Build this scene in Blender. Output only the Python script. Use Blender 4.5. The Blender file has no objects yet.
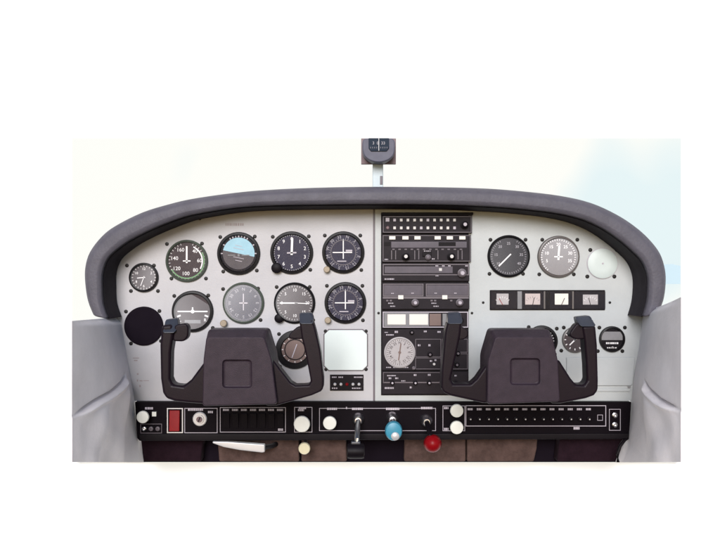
import bpy, bmesh, math, random
from mathutils import Vector, Matrix
random.seed(7)
PI = math.pi
S = 0.002            # metres per unit at the face of the instrument panel
D = 1.7              # camera distance from the face of the panel
scn = bpy.context.scene
COL = scn.collection

def U(px, py, y=0.0):
    """a point of the panel drawing, set at depth y (true size for that depth)"""
    k = (D + y) / D
    return Vector(((px - 360) * S * k, y, (270 - py) * S * k))

# ------------------------------------------------------------------ materials
def mat(name, col, rough=0.5, metal=0.0, noise=0.0, nscale=40.0, bump=0.0, bscale=300.0, spec=0.5, col2=None, coat=0.0):
    m = bpy.data.materials.new(name); m.use_nodes = True
    nt = m.node_tree; b = nt.nodes['Principled BSDF']
    b.inputs['Base Color'].default_value = (*col, 1)
    b.inputs['Roughness'].default_value = rough
    b.inputs['Metallic'].default_value = metal
    b.inputs['Specular IOR Level'].default_value = spec
    b.inputs['Coat Weight'].default_value = coat
    tc = nt.nodes.new('ShaderNodeTexCoord')
    if noise or col2:
        n = nt.nodes.new('ShaderNodeTexNoise'); n.inputs['Scale'].default_value = nscale
        n.inputs['Detail'].default_value = 6; n.inputs['Roughness'].default_value = 0.65
        nt.links.new(tc.outputs['Object'], n.inputs['Vector'])
        r = nt.nodes.new('ShaderNodeMapRange')
        r.inputs['From Min'].default_value = 0.3; r.inputs['From Max'].default_value = 0.7
        nt.links.new(n.outputs['Fac'], r.inputs['Value'])
        mx = nt.nodes.new('ShaderNodeMix'); mx.data_type = 'RGBA'
        c2 = col2 if col2 else tuple(c * (1 - noise) for c in col)
        mx.inputs['A'].default_value = (*col, 1); mx.inputs['B'].default_value = (*c2, 1)
        nt.links.new(r.outputs['Result'], mx.inputs['Factor'])
        nt.links.new(mx.outputs['Result'], b.inputs['Base Color'])
        rr = nt.nodes.new('ShaderNodeMapRange')
        rr.inputs['To Min'].default_value = max(0.02, rough - 0.08); rr.inputs['To Max'].default_value = min(1, rough + 0.08)
        nt.links.new(n.outputs['Fac'], rr.inputs['Value'])
        nt.links.new(rr.outputs['Result'], b.inputs['Roughness'])
    if bump:
        n2 = nt.nodes.new('ShaderNodeTexNoise'); n2.inputs['Scale'].default_value = bscale
        n2.inputs['Detail'].default_value = 4
        nt.links.new(tc.outputs['Object'], n2.inputs['Vector'])
        bp = nt.nodes.new('ShaderNodeBump'); bp.inputs['Strength'].default_value = bump
        bp.inputs['Distance'].default_value = 0.001
        nt.links.new(n2.outputs['Fac'], bp.inputs['Height'])
        nt.links.new(bp.outputs['Normal'], b.inputs['Normal'])
    return m

def glass(name, refl, rough=0.02):
    m = bpy.data.materials.new(name); m.use_nodes = True
    nt = m.node_tree; nt.nodes.remove(nt.nodes['Principled BSDF'])
    o = nt.nodes['Material Output']
    t = nt.nodes.new('ShaderNodeBsdfTransparent'); g = nt.nodes.new('ShaderNodeBsdfGlossy')
    g.inputs['Roughness'].default_value = rough
    mx = nt.nodes.new('ShaderNodeMixShader'); mx.inputs[0].default_value = refl
    nt.links.new(t.outputs[0], mx.inputs[1]); nt.links.new(g.outputs[0], mx.inputs[2])
    nt.links.new(mx.outputs[0], o.inputs['Surface'])
    return m

EXPO = 1.3
M = dict(
    backdrop=mat('matt white backdrop', (0.93, 0.93, 0.93), 0.9),
    panel=mat('pale grey panel paint', (0.46, 0.45, 0.465), 0.4, noise=0.2, nscale=5, bump=0.2, bscale=350, spec=0.4),
    panel2=mat('pale green grey panel paint', (0.455, 0.475, 0.475), 0.4, noise=0.2, nscale=5, bump=0.2, bscale=350, spec=0.4),
    card=mat('blank white card', (0.66, 0.72, 0.69), 0.6, noise=0.03, nscale=30),
    pad=mat('slate grey padded vinyl', (0.097, 0.090, 0.110), 0.6, noise=0.25, nscale=22, bump=0.8, bscale=220, spec=0.4),
    vinyl=mat('pale grey upholstery', (0.82, 0.775, 0.79), 0.6, noise=0.16, nscale=10, bump=0.5, bscale=170),
    yoke=mat('dark purple moulded plastic', (0.037, 0.025, 0.035), 0.45, noise=0.3, nscale=60, bump=0.3, bscale=600, spec=0.15),
    grip=mat('dark grip plastic', (0.012, 0.007, 0.011), 0.36, noise=0.25, nscale=60, bump=0.15, bscale=600, spec=0.12),
    cap=mat('sky tinted grip cap', (0.034, 0.038, 0.052), 0.3, noise=0.15, nscale=60),  # bluish sky reflection on the horn tops, put into the base colour
    black=mat('black plastic', (0.006, 0.004, 0.006), 0.5, noise=0.2, nscale=60, bump=0.1, bscale=900, spec=0.12),
    flank_shade=mat('dark lining', (0.020, 0.015, 0.022), 0.7, noise=0.2, nscale=40, spec=0.15),  # shade of the pad's unlit inner flank, put into a dark colour
    matblack=mat('matt black paint', (0.007, 0.004, 0.008), 0.7, noise=0.1, nscale=60, spec=0.06),
    blackgloss=mat('satin black panel', (0.0045, 0.0025, 0.0045), 0.55, noise=0.2, nscale=20, spec=0.06),
    bezel=mat('black instrument bezel', (0.007, 0.006, 0.007), 0.45, noise=0.2, nscale=80, spec=0.22),
    bezelgreen=mat('green grey instrument bezel', (0.075, 0.09, 0.07), 0.4, noise=0.2, nscale=80),
    bezelgrey=mat('brown grey instrument bezel', (0.11, 0.095, 0.09), 0.4, noise=0.2, nscale=80),
    dial=mat('black dial', (0.014, 0.011, 0.015), 0.7, noise=0.15, nscale=90, spec=0.15),
    dialblue=mat('blue black dial', (0.042, 0.038, 0.060), 0.7, noise=0.15, nscale=90, spec=0.15),
    dialbrown=mat('brown grey dial', (0.065, 0.050, 0.053), 0.7, noise=0.15, nscale=90, spec=0.15),
    dialgrey=mat('grey dial', (0.20, 0.195, 0.20), 0.6, noise=0.15, nscale=60),
    dialpale=mat('pale dial', (0.40, 0.37, 0.37), 0.6, noise=0.15, nscale=60),
    diallight=mat('light rose dial', (0.50, 0.42, 0.40), 0.6, noise=0.12, nscale=60),
    ahsky=mat('sky blue drum', (0.30, 0.52, 0.62), 0.6, noise=0.15, nscale=60),
    ahground=mat('earth brown drum', (0.055, 0.042, 0.048), 0.6, noise=0.15, nscale=60),
    white=mat('white marking', (0.72, 0.70, 0.70), 0.5),
    greymark=mat('grey marking', (0.40, 0.36, 0.40), 0.5),
    faint=mat('faded brown marking', (0.30, 0.25, 0.25), 0.5),
    green=mat('green marking', (0.12, 0.30, 0.12), 0.5),
    tan=mat('tan knob', (0.32, 0.25, 0.17), 0.45, noise=0.2, nscale=90),
    softmark=mat('dimmed marking', (0.30, 0.28, 0.31), 0.5),
    discpaint=mat('pale grey green paint', (0.53, 0.59, 0.57), 0.5, noise=0.05, nscale=40),
    whiteknob=mat('ivory white knob', (0.72, 0.72, 0.66), 0.4, noise=0.05, nscale=60),
    creamknob=mat('cream knob', (0.58, 0.53, 0.36), 0.4, noise=0.1, nscale=60),
    red=mat('red plastic', (0.21, 0.003, 0.006), 0.35, noise=0.15, nscale=60, spec=0.12),
    blue=mat('light blue plastic', (0.045, 0.25, 0.36), 0.35, noise=0.15, nscale=60, spec=0.3),
    silver=mat('brushed metal', (0.62, 0.61, 0.62), 0.3, 1.0, noise=0.1, nscale=60),
    silverpaint=mat('silver paint', (0.55, 0.54, 0.55), 0.35, 0.3, noise=0.1, nscale=60),
    screw=mat('black screw head', (0.010, 0.009, 0.009), 0.4, spec=0.2),
    radio=mat('purple black radio face', (0.013, 0.009, 0.013), 0.5, noise=0.25, nscale=50, bump=0.1, bscale=900, spec=0.15),
    radiogrey=mat('dim grey radio window', (0.085, 0.072, 0.095), 0.35, noise=0.3, nscale=45, spec=0.3),
    trim=mat('grey radio trim', (0.13, 0.11, 0.125), 0.4, noise=0.1, nscale=80, spec=0.3),
    button=mat('pale button', (0.55, 0.52, 0.50), 0.45),
    cream=mat('cream lit window', (0.70, 0.66, 0.60), 0.4, noise=0.05, nscale=50),
    rose=mat('brown window', (0.14, 0.085, 0.075), 0.4, noise=0.1, nscale=50),
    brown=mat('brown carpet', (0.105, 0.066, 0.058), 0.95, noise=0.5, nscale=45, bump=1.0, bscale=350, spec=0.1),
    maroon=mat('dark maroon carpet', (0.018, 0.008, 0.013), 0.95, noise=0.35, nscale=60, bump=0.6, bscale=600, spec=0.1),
    compass=mat('grey compass case', (0.095, 0.095, 0.13), 0.5, noise=0.1, nscale=60, spec=0.3),
    compassblue=mat('blue grey compass card', (0.022, 0.032, 0.05), 0.6, noise=0.1, nscale=60, spec=0.1),
    copper=mat('reddish mounting plate', (0.15, 0.09, 0.10), 0.5, noise=0.2, nscale=60),
    post=mat('pale blue grey post', (0.42, 0.50, 0.53), 0.35, noise=0.1, nscale=60),
    hills=mat('hazy blue hills', (0.46, 0.60, 0.66), 0.9),
)
GLASS = {'pale': glass('pale glare glass', 0.034, 0.3), 'clear': glass('clear glass', 0.004, 0.3), 'low': glass('faint glass', 0.012, 0.3),
         'mid': glass('coated glass', 0.020, 0.26), 'strong': glass('bright glass', 0.06, 0.24)}

# ------------------------------------------------------------------ object helpers
def link(name, me, m, parent=None):
    o = bpy.data.objects.new(name, me); COL.objects.link(o)
    if m is not None and len(me.materials) == 0: me.materials.append(M[m] if isinstance(m, str) else m)
    if parent is not None: o.parent = parent
    return o
def thing(name, label, cat, loc=(0, 0, 0), group=None):
    o = bpy.data.objects.new(name, None); COL.objects.link(o)
    o.location = loc; o.empty_display_size = 0.01
    o['label'] = label; o['category'] = cat
    if group: o['group'] = group
    return o
def root(o):
    r = o
    v = Vector((0, 0, 0))
    while r is not None:
        v += r.location; r = r.parent
    return v
def fin(bm, name, m, parent=None, smooth=True, bevel=0.0, seg=2, angle=40):
    """bmesh in WORLD coordinates -> an object under parent"""
    if parent is not None:
        bmesh.ops.translate(bm, verts=bm.verts, vec=-root(parent))
    bmesh.ops.recalc_face_normals(bm, faces=bm.faces)
    me = bpy.data.meshes.new(name); bm.to_mesh(me); bm.free()
    o = link(name, me, m, parent)
    if bevel:
        b = o.modifiers.new('b', 'BEVEL'); b.width = bevel; b.segments = seg
        b.limit_method = 'ANGLE'; b.angle_limit = math.radians(35)
    if smooth:
        for p in me.polygons: p.use_smooth = True
        sharp_by_angle(me, angle)
        if bevel:
            wn_ = o.modifiers.new('w', 'WEIGHTED_NORMAL'); wn_.keep_sharp = False
    return o
def sharp_by_angle(me, deg):
    try: me.set_sharp_from_angle(angle=math.radians(deg))
    except Exception: pass
def B(): return bmesh.new()
def box(bm, x0, x1, y0, y1, z0, z1):
    vs = [bm.verts.new((x, y, z)) for x in (x0, x1) for y in (y0, y1) for z in (z0, z1)]
    for f in ((0, 1, 3, 2), (4, 6, 7, 5), (0, 4, 5, 1), (2, 3, 7, 6), (0, 2, 6, 4), (1, 5, 7, 3)):
        bm.faces.new([vs[i] for i in f])
def pbox(bm, px0, py0, px1, py1, y0, y1):
    """box given by its drawing rectangle, from depth y0 (front) to y1 (back)"""
    a = U(px0, py1, 0); c = U(px1, py0, 0)
    box(bm, a.x, c.x, y0, y1, a.z, c.z)
def PB(name, m, parent, r, y0, y1, bevel=0.0, seg=2):
    bm = B(); pbox(bm, *r, y0, y1)
    return fin(bm, name, m, parent, bevel=bevel, seg=seg)
def prism(bm, pts, yf, yb, persp=None):
    """outline in drawing units; persp = depth the outline was measured at"""
    q = [U(x, y, 0 if persp is None else persp) for x, y in pts]
    f = [bm.verts.new((p.x, yf, p.z)) for p in q]; b = [bm.verts.new((p.x, yb, p.z)) for p in q]
    n = len(q)
    bm.faces.new(f); bm.faces.new(b[::-1])
    for i in range(n): bm.faces.new((f[i], b[i], b[(i + 1) % n], f[(i + 1) % n]))
def lathe(bm, c, prof, n=48, axis='Y', cap0=False, cap1=False, sx=1.0):
    """prof = [(r, y)] about an axis through c"""
    rings = []
    for r, y in prof:
        ring = []
        for k in range(n):
            a = 2 * PI * k / n
            v = Vector((math.cos(a) * r * sx, y, math.sin(a) * r))
            if axis == 'Z': v = Vector((v.x, v.z, v.y))
            if axis == 'X': v = Vector((v.y, v.x, v.z))
            ring.append(bm.verts.new(c + v))
        rings.append(ring)
    for a, b in zip(rings, rings[1:]):
        for k in range(n): bm.faces.new((a[k], a[(k + 1) % n], b[(k + 1) % n], b[k]))
    if cap0: bm.faces.new(rings[0])
    if cap1: bm.faces.new(rings[-1])
def tube(bm, pts, r, n=10):
    rings = []
    P = [Vector(p) for p in pts]
    for i, p in enumerate(P):
        t = (P[min(i + 1, len(P) - 1)] - P[max(i - 1, 0)]).normalized()
        u = t.cross(Vector((0, 0, 1)))
        if u.length < 1e-3: u = t.cross(Vector((0, 1, 0)))
        u.normalize(); w = t.cross(u)
        rr = r[i] if isinstance(r, (list, tuple)) else r
        rings.append([bm.verts.new(p + (u * math.cos(2 * PI * k / n) + w * math.sin(2 * PI * k / n)) * rr) for k in range(n)])
    for a, b in zip(rings, rings[1:]):
        for k in range(n): bm.faces.new((a[k], a[(k + 1) % n], b[(k + 1) % n], b[k]))
    bm.faces.new(rings[0]); bm.faces.new(rings[-1])
def letters(bm, name, m, parent, gap=0.009):
    # one object per word: loose pieces are gathered by distance
    bm.verts.ensure_lookup_table(); seen = set(); isl = []
    for v in bm.verts:
        if v in seen: continue
        st = [v]; cur = []; seen.add(v)
        while st:
            q = st.pop(); cur.append(q)
            for e in q.link_edges:
                o_ = e.other_vert(q)
                if o_ not in seen: seen.add(o_); st.append(o_)
        isl.append((sum((q.co for q in cur), Vector()) / len(cur), cur))
    groups = []
    for c_, vs in isl:
        hit = [g for g in groups if any((c_ - a_).length < gap for a_, _ in g)]
        ng = [(c_, vs)]
        for g in hit: ng += g; groups.remove(g)
        groups.append(ng)
    for g in groups:
        nb = bmesh.new(); mp_ = {}
        for _, vs in g:
            for v in vs: mp_[v] = nb.verts.new(v.co)
            for f in {f for v in vs for f in v.link_faces}: nb.faces.new([mp_[v] for v in f.verts])
        fin(nb, name, m, parent, smooth=False)
    bm.free()
def bake(o):
    dg = bpy.context.evaluated_depsgraph_get(); dg.update()
    me = bpy.data.meshes.new_from_object(o.evaluated_get(dg), depsgraph=dg)
    o.modifiers.clear(); o.data = me
    return o
_tc = {}
def text_mesh(s):
    if s in _tc: return _tc[s]
    cu = bpy.data.curves.new('t', 'FONT'); cu.body = s; cu.size = 1.0
    cu.align_x = 'CENTER'; cu.align_y = 'CENTER'; cu.resolution_u = 3; cu.offset = 0.004
    o = bpy.data.objects.new('t', cu); COL.objects.link(o)
    dg = bpy.context.evaluated_depsgraph_get(); dg.update()
    me = bpy.data.meshes.new_from_object(o.evaluated_get(dg), depsgraph=dg)
    bpy.data.objects.remove(o); bpy.data.curves.remove(cu)
    _tc[s] = me
    return me
def add_text(bm, s, c, size, rot=0.0):
    me = text_mesh(s)
    T = Matrix.Translation(c) @ Matrix.Rotation(rot, 4, 'Y') @ Matrix.Rotation(PI / 2, 4, 'X') @ Matrix.Scale(size, 4)
    n0 = len(bm.verts)
    bm.from_mesh(me); bm.verts.ensure_lookup_table()
    for v in bm.verts[n0:]: v.co = T @ v.co
def bar(bm, c, ang, r0, r1, w, y, t=0.0004):
    """radial bar on a dial, ang clockwise from 12 o'clock"""
    d = Vector((math.sin(ang), 0, math.cos(ang))); p = Vector((math.cos(ang), 0, -math.sin(ang)))
    q = [c + d * r0 - p * w / 2, c + d * r0 + p * w / 2, c + d * r1 + p * w / 2, c + d * r1 - p * w / 2]
    f = [bm.verts.new((v.x, c.y + y - t, v.z)) for v in q]; b = [bm.verts.new((v.x, c.y + y, v.z)) for v in q]
    bm.faces.new(f); bm.faces.new(b[::-1])
    for i in range(4): bm.faces.new((f[i], b[i], b[(i + 1) % 4], f[(i + 1) % 4]))
def arc(bm, c, a0, a1, r0, r1, y, n=24):
    L = []
    for i in range(n + 1):
        a = a0 + (a1 - a0) * i / n
        d = Vector((math.sin(a), 0, math.cos(a)))
        L.append((bm.verts.new(c + d * r0 + Vector((0, y, 0))), bm.verts.new(c + d * r1 + Vector((0, y, 0)))))
    for (a, b), (c2, d2) in zip(L, L[1:]): bm.faces.new((a, b, d2, c2))

# ------------------------------------------------------------------ camera, light, air
cam = bpy.data.objects.new('camera', bpy.data.cameras.new('camera')); COL.objects.link(cam)
cam.location = (0, -D, 0); cam.rotation_euler = (PI / 2, 0, 0)
cam.data.sensor_width = 36; cam.data.lens = 36 * D / (720 * S)
cam.data.clip_start = 0.05; cam.data.clip_end = 500
scn.camera = cam

SUN = Vector((-0.11, -1.0, 0.36)).normalized()
el = math.asin(SUN.z); az = math.atan2(SUN.x, SUN.y)
w = bpy.data.worlds.new('World'); scn.world = w; w.use_nodes = True
nt = w.node_tree; sky = nt.nodes.new('ShaderNodeTexSky'); sky.sky_type = 'NISHITA'
sky.sun_disc = False; sky.sun_elevation = el; sky.sun_rotation = az
sky.air_density = 0.9; sky.dust_density = 0.35; sky.ozone_density = 1.2
nt.links.new(sky.outputs['Color'], nt.nodes['Background'].inputs['Color'])
nt.nodes['Background'].inputs['Strength'].default_value = 0.05
sl = bpy.data.lights.new('sun', 'SUN'); sl.energy = 1.5; sl.angle = math.radians(26); sl.color = (1.0, 0.972, 0.985)
so = bpy.data.objects.new('sun', sl); COL.objects.link(so)
so.rotation_euler = SUN.to_track_quat('Z', 'Y').to_euler()
so.location = (-1, -3, 2)
scn.view_settings.view_transform = 'Standard'; scn.view_settings.look = 'None'
scn.view_settings.exposure = EXPO; scn.view_settings.gamma = 1

# ------------------------------------------------------------------ setting: white backdrop, bright sky, far hills
YB = 0.122
bm = B(); box(bm, -6, 6, YB, YB + 0.03, -5, 5)
o = fin(bm, 'backdrop', 'backdrop', smooth=False); o['kind'] = 'structure'

YS = 0.095
m = bpy.data.materials.new('overexposed hazy sky'); m.use_nodes = True
nt = m.node_tree; nt.nodes.remove(nt.nodes['Principled BSDF'])
em = nt.nodes.new('ShaderNodeEmission'); tc = nt.nodes.new('ShaderNodeTexCoord')
n = nt.nodes.new('ShaderNodeTexNoise'); n.inputs['Scale'].default_value = 1.6; n.inputs['Detail'].default_value = 3
mp = nt.nodes.new('ShaderNodeMapping'); mp.inputs['Location'].default_value = (0.55, 0.0, 0.25)
nt.links.new(tc.outputs['Object'], mp.inputs['Vector']); nt.links.new(mp.outputs[0], n.inputs['Vector'])
cr = nt.nodes.new('ShaderNodeValToRGB')
cr.color_ramp.elements[0].position = 0.56; cr.color_ramp.elements[0].color = (0.995, 0.995, 0.945, 1)
cr.color_ramp.elements[1].position = 0.66; cr.color_ramp.elements[1].color = (0.80, 0.915, 0.93, 1)
nt.links.new(n.outputs['Fac'], cr.inputs[0]); nt.links.new(cr.outputs[0], em.inputs['Color'])
em.inputs['Strength'].default_value = 1.0 / (2 ** EXPO)
nt.links.new(em.outputs[0], nt.nodes['Material Output'].inputs['Surface'])
a = U(72, 462.3, YS); c = U(681, 138, YS)
bm = B(); box(bm, a.x, c.x, YS, YS + 0.006, a.z, c.z)
o = fin(bm, 'sky', m, smooth=False); o['kind'] = 'structure'
bm = B()
hp = [(640, 284), (640, 268), (652, 266.5), (664, 264.5), (672, 264), (680.6, 266), (680.6, 284)]
prism(bm, hp, YS - 0.004, YS - 0.001, YS - 0.004)
o = fin(bm, 'hills', 'hills', smooth=False); o['kind'] = 'structure'

# ------------------------------------------------------------------ glareshield
OJ = [((95, 315), (107, 319)), ((89, 300), (102, 304)), ((86, 282), (101, 287)), ((86, 267), (101.5, 272)),
      ((90.5, 252), (107, 258)), ((102, 236.5), (119, 247)), ((116, 225.5), (134, 237.5)), ((143, 212), (156, 227)),
      ((171, 203.5), (181, 217.5)), ((193, 198.5), (200, 213)), ((227, 193.5), (231, 208)), ((262, 190), (264, 205.5)),
      ((315, 187.5), (315, 204.5)), ((376, 186.5), (376, 204)), ((440, 187), (438, 204.5)), ((486, 188.3), (483, 206)),
      ((522, 191), (519, 208.5)), ((560, 195.5), (554, 212.5)), ((590, 202.5), (581, 218.5)), ((615.5, 214), (602, 227.5)),
      ((634, 226), (618, 238)), ((648, 238.5), (632, 249.5)), ((659, 253), (643, 261)), ((664, 269), (648.5, 274)),
      ((664.5, 284), (649.5, 287)), ((662, 300), (648, 303)), ((656, 313), (644, 317))]
def cr_spline(P, sub=4):
    out = []
    n = len(P)
    for i in range(n - 1):
        p0, p1, p2, p3 = P[max(i - 1, 0)], P[i], P[i + 1], P[min(i + 2, n - 1)]
        for k in range(sub):
            t = k / sub
            out.append(tuple(0.5 * ((2 * b) + (-a + c) * t + (2 * a - 5 * b + 4 * c - d) * t * t + (-a + 3 * b - 3 * c + d) * t ** 3)
                             for a, b, c, d in zip(p0, p1, p2, p3)))
    out.append(P[-1])
    return out
OO = cr_spline([o_ for o_, j in OJ]); JJ = cr_spline([j for o_, j in OJ])
YF = -0.09
gl = thing('glareshield', 'long arched grey padded glareshield with drooping ends above the instrument panel', 'glareshield', (0, 0, 0.16))
bm = B(); rows = []
for (ox, oy), (jx, jy) in zip(OO, JJ):
    o_ = U(ox, oy, YF + 0.03); j = U(jx, jy, YF)
    sec = [(0, 0.06), (0, YF + 0.035), (0.05, YF + 0.02), (0.14, YF + 0.009), (0.28, YF + 0.003), (0.45, YF), (0.75, YF),
           (0.9, YF + 0.002), (0.97, YF + 0.006), (1.0, YF + 0.013), (1.02, YF + 0.04), (1.06, 0.003)]
    row = []
    for t, y in sec:
        p = o_.lerp(j, t); row.append(bm.verts.new((p.x, y, p.z)))
    rows.append(row)
for r0, r1 in zip(rows, rows[1:]):
    for k in range(len(r0) - 1): bm.faces.new((r0[k], r0[k + 1], r1[k + 1], r1[k]))
    bm.faces.new((r0[-1], r0[0], r1[0], r1[-1]))
bm.faces.new(rows[0]); bm.faces.new(rows[-1])
fin(bm, 'padding', 'pad', gl, bevel=0.004, seg=3, angle=60)
bm = B(); rows = []  # dark strip laid over the inner flank to paint in its shade
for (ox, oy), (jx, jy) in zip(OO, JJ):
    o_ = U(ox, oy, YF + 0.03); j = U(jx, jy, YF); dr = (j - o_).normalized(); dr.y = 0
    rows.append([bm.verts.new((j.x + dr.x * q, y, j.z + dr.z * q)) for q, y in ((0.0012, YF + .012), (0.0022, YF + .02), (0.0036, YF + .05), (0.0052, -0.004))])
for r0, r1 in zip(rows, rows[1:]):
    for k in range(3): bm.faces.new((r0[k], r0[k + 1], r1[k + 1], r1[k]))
fin(bm, 'flank_shade', 'flank_shade', gl, angle=60)
# piping seam along the back lower edge of the pad
bm = B(); tube(bm, [U(jx, jy, YF).lerp(U(ox, oy, YF), -0.0) + Vector((0, 0.016, -0.0005)) for (ox, oy), (jx, jy) in zip(OO, JJ)], 0.0016, 6)
fin(bm, 'piping', 'black', gl)

# ------------------------------------------------------------------ instrument panel
pn = thing('instrument_panel', 'pale grey metal instrument panel in two sections under the arched glareshield', 'instrument panel', (0, 0.0, -0.26))
top = [(x, y) for x, y in cr_spline([(104, 318), (104, 300), (106, 283), (108, 266), (118, 248), (136, 233), (158, 222), (183, 212.5), (202, 208.5), (232, 203.5), (264, 201), (315, 199.5), (376, 199), (440, 199.5), (486, 201), (519, 203.5), (554, 207.5), (581, 213.5), (602, 222), (618, 233), (632, 244), (641, 257), (645, 270), (650, 290), (652, 318)])]
left = [(132, 401), (126, 380), (121, 360), (112, 335)] + [p for p in top if p[0] < 373] + [(373.2, 199.2), (373.2, 401)]
right = [(375.0, 400.5), (375.0, 199.1)] + [p for p in top if p[0] > 376.5] + [(648, 335), (642, 356), (634, 400.5)]
bm = B(); prism(bm, left, 0.0, 0.004); fin(bm, 'left_section', 'panel', pn, smooth=False, bevel=0.0006)
bm = B(); prism(bm, right, -0.002, 0.004); fin(bm, 'right_section', 'panel2', pn, smooth=False, bevel=0.0008)
# glovebox door and its latch slot
bm = B(); prism(bm, [(566, 357), (634.5, 357), (632, 383.5), (630.5, 385.5), (566, 385.5)], -0.0055, -0.0021); gd = fin(bm, 'glovebox_door', 'panel2', pn, bevel=0.0018, seg=3)
bm = B(); prism(bm, [(566, 388.2), (630.3, 388.2), (629.6, 391.4), (566, 391.4)], -0.0045, -0.0021); fin(bm, 'door_pull', 'panel2', pn, bevel=0.0012)
bm = B(); prism(bm, [(627, 386), (630, 386), (629.5, 387.7), (627, 387.7)], -0.005, -0.0021); fin(bm, 'latch', 'silver', gd)
# screws holding the panel
scr_me = None
def screw(px, py, parent, y, r=1.9, m='screw'):
    global scr_me
    if scr_me is None:
        bm = B(); c0 = Vector((0, 0, 0))
        lathe(bm, c0, [(1.0, 0.0), (1.0, -0.35), (0.75, -0.62), (0.3, -0.7)], 14, cap1=True)
        box(bm, -0.75, 0.75, -0.76, -0.66, -0.13, 0.13)
        bmesh.ops.recalc_face_normals(bm, faces=bm.faces)
        scr_me = bpy.data.meshes.new('screw'); bm.to_mesh(scr_me); bm.free(); scr_me.materials.append(M['screw'])
    o = bpy.data.objects.new('screw', scr_me); COL.objects.link(o); o.parent = parent
    p = U(px, py, 0); p.y = y
    o.location = p - root(parent); o.scale = (r * S, 0.0022, r * S)
    o.rotation_euler = (0, random.uniform(0, 3), 0)
    return o
for x, y in [(152, 236.5), (200, 219), (378.5, 313), (471.8, 313), (483, 302.5), (609.5, 302.5), (608, 236)]:
    screw(x, y, pn, -0.0005 if x < 374 else -0.0021, 1.3)
# faded nameplate and small placards (illegible on the photograph: printed dashes)
def dashes(bm, x0, x1, y, h, yy, step=2.0, gap=0.55, seed=0):
    rnd = random.Random(seed); x = x0
    while x < x1:
        w_ = step * rnd.uniform(0.6, 1.1)
        pbox(bm, x, y - h / 2, min(x + w_, x1), y + h / 2, yy - 0.0003, yy)
        x += w_ + gap * rnd.uniform(0.7, 1.5)
bm = B(); dashes(bm, 225.5, 244.5, 224.5, 2.6, -0.0001, 1.6, 0.7, 3); fin(bm, 'nameplate', 'faint', pn, smooth=False)
bm = B()
for (x0, x1, y, h) in [(133, 139, 358, 0.8), (134, 137.5, 360.4, 1.2), (137, 138.6, 374, 1.6), (137, 138.2, 380.5, 2), (139.5, 142.5, 380.8, 1), (143.5, 149, 380.6, 0.6), (139.3, 140.8, 386, 2)]:
    pbox(bm, x0, y - h / 2, x1, y + h / 2, -0.0006, -0.0001)
letters(bm, 'placard_mark', 'faint', pn)

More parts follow.
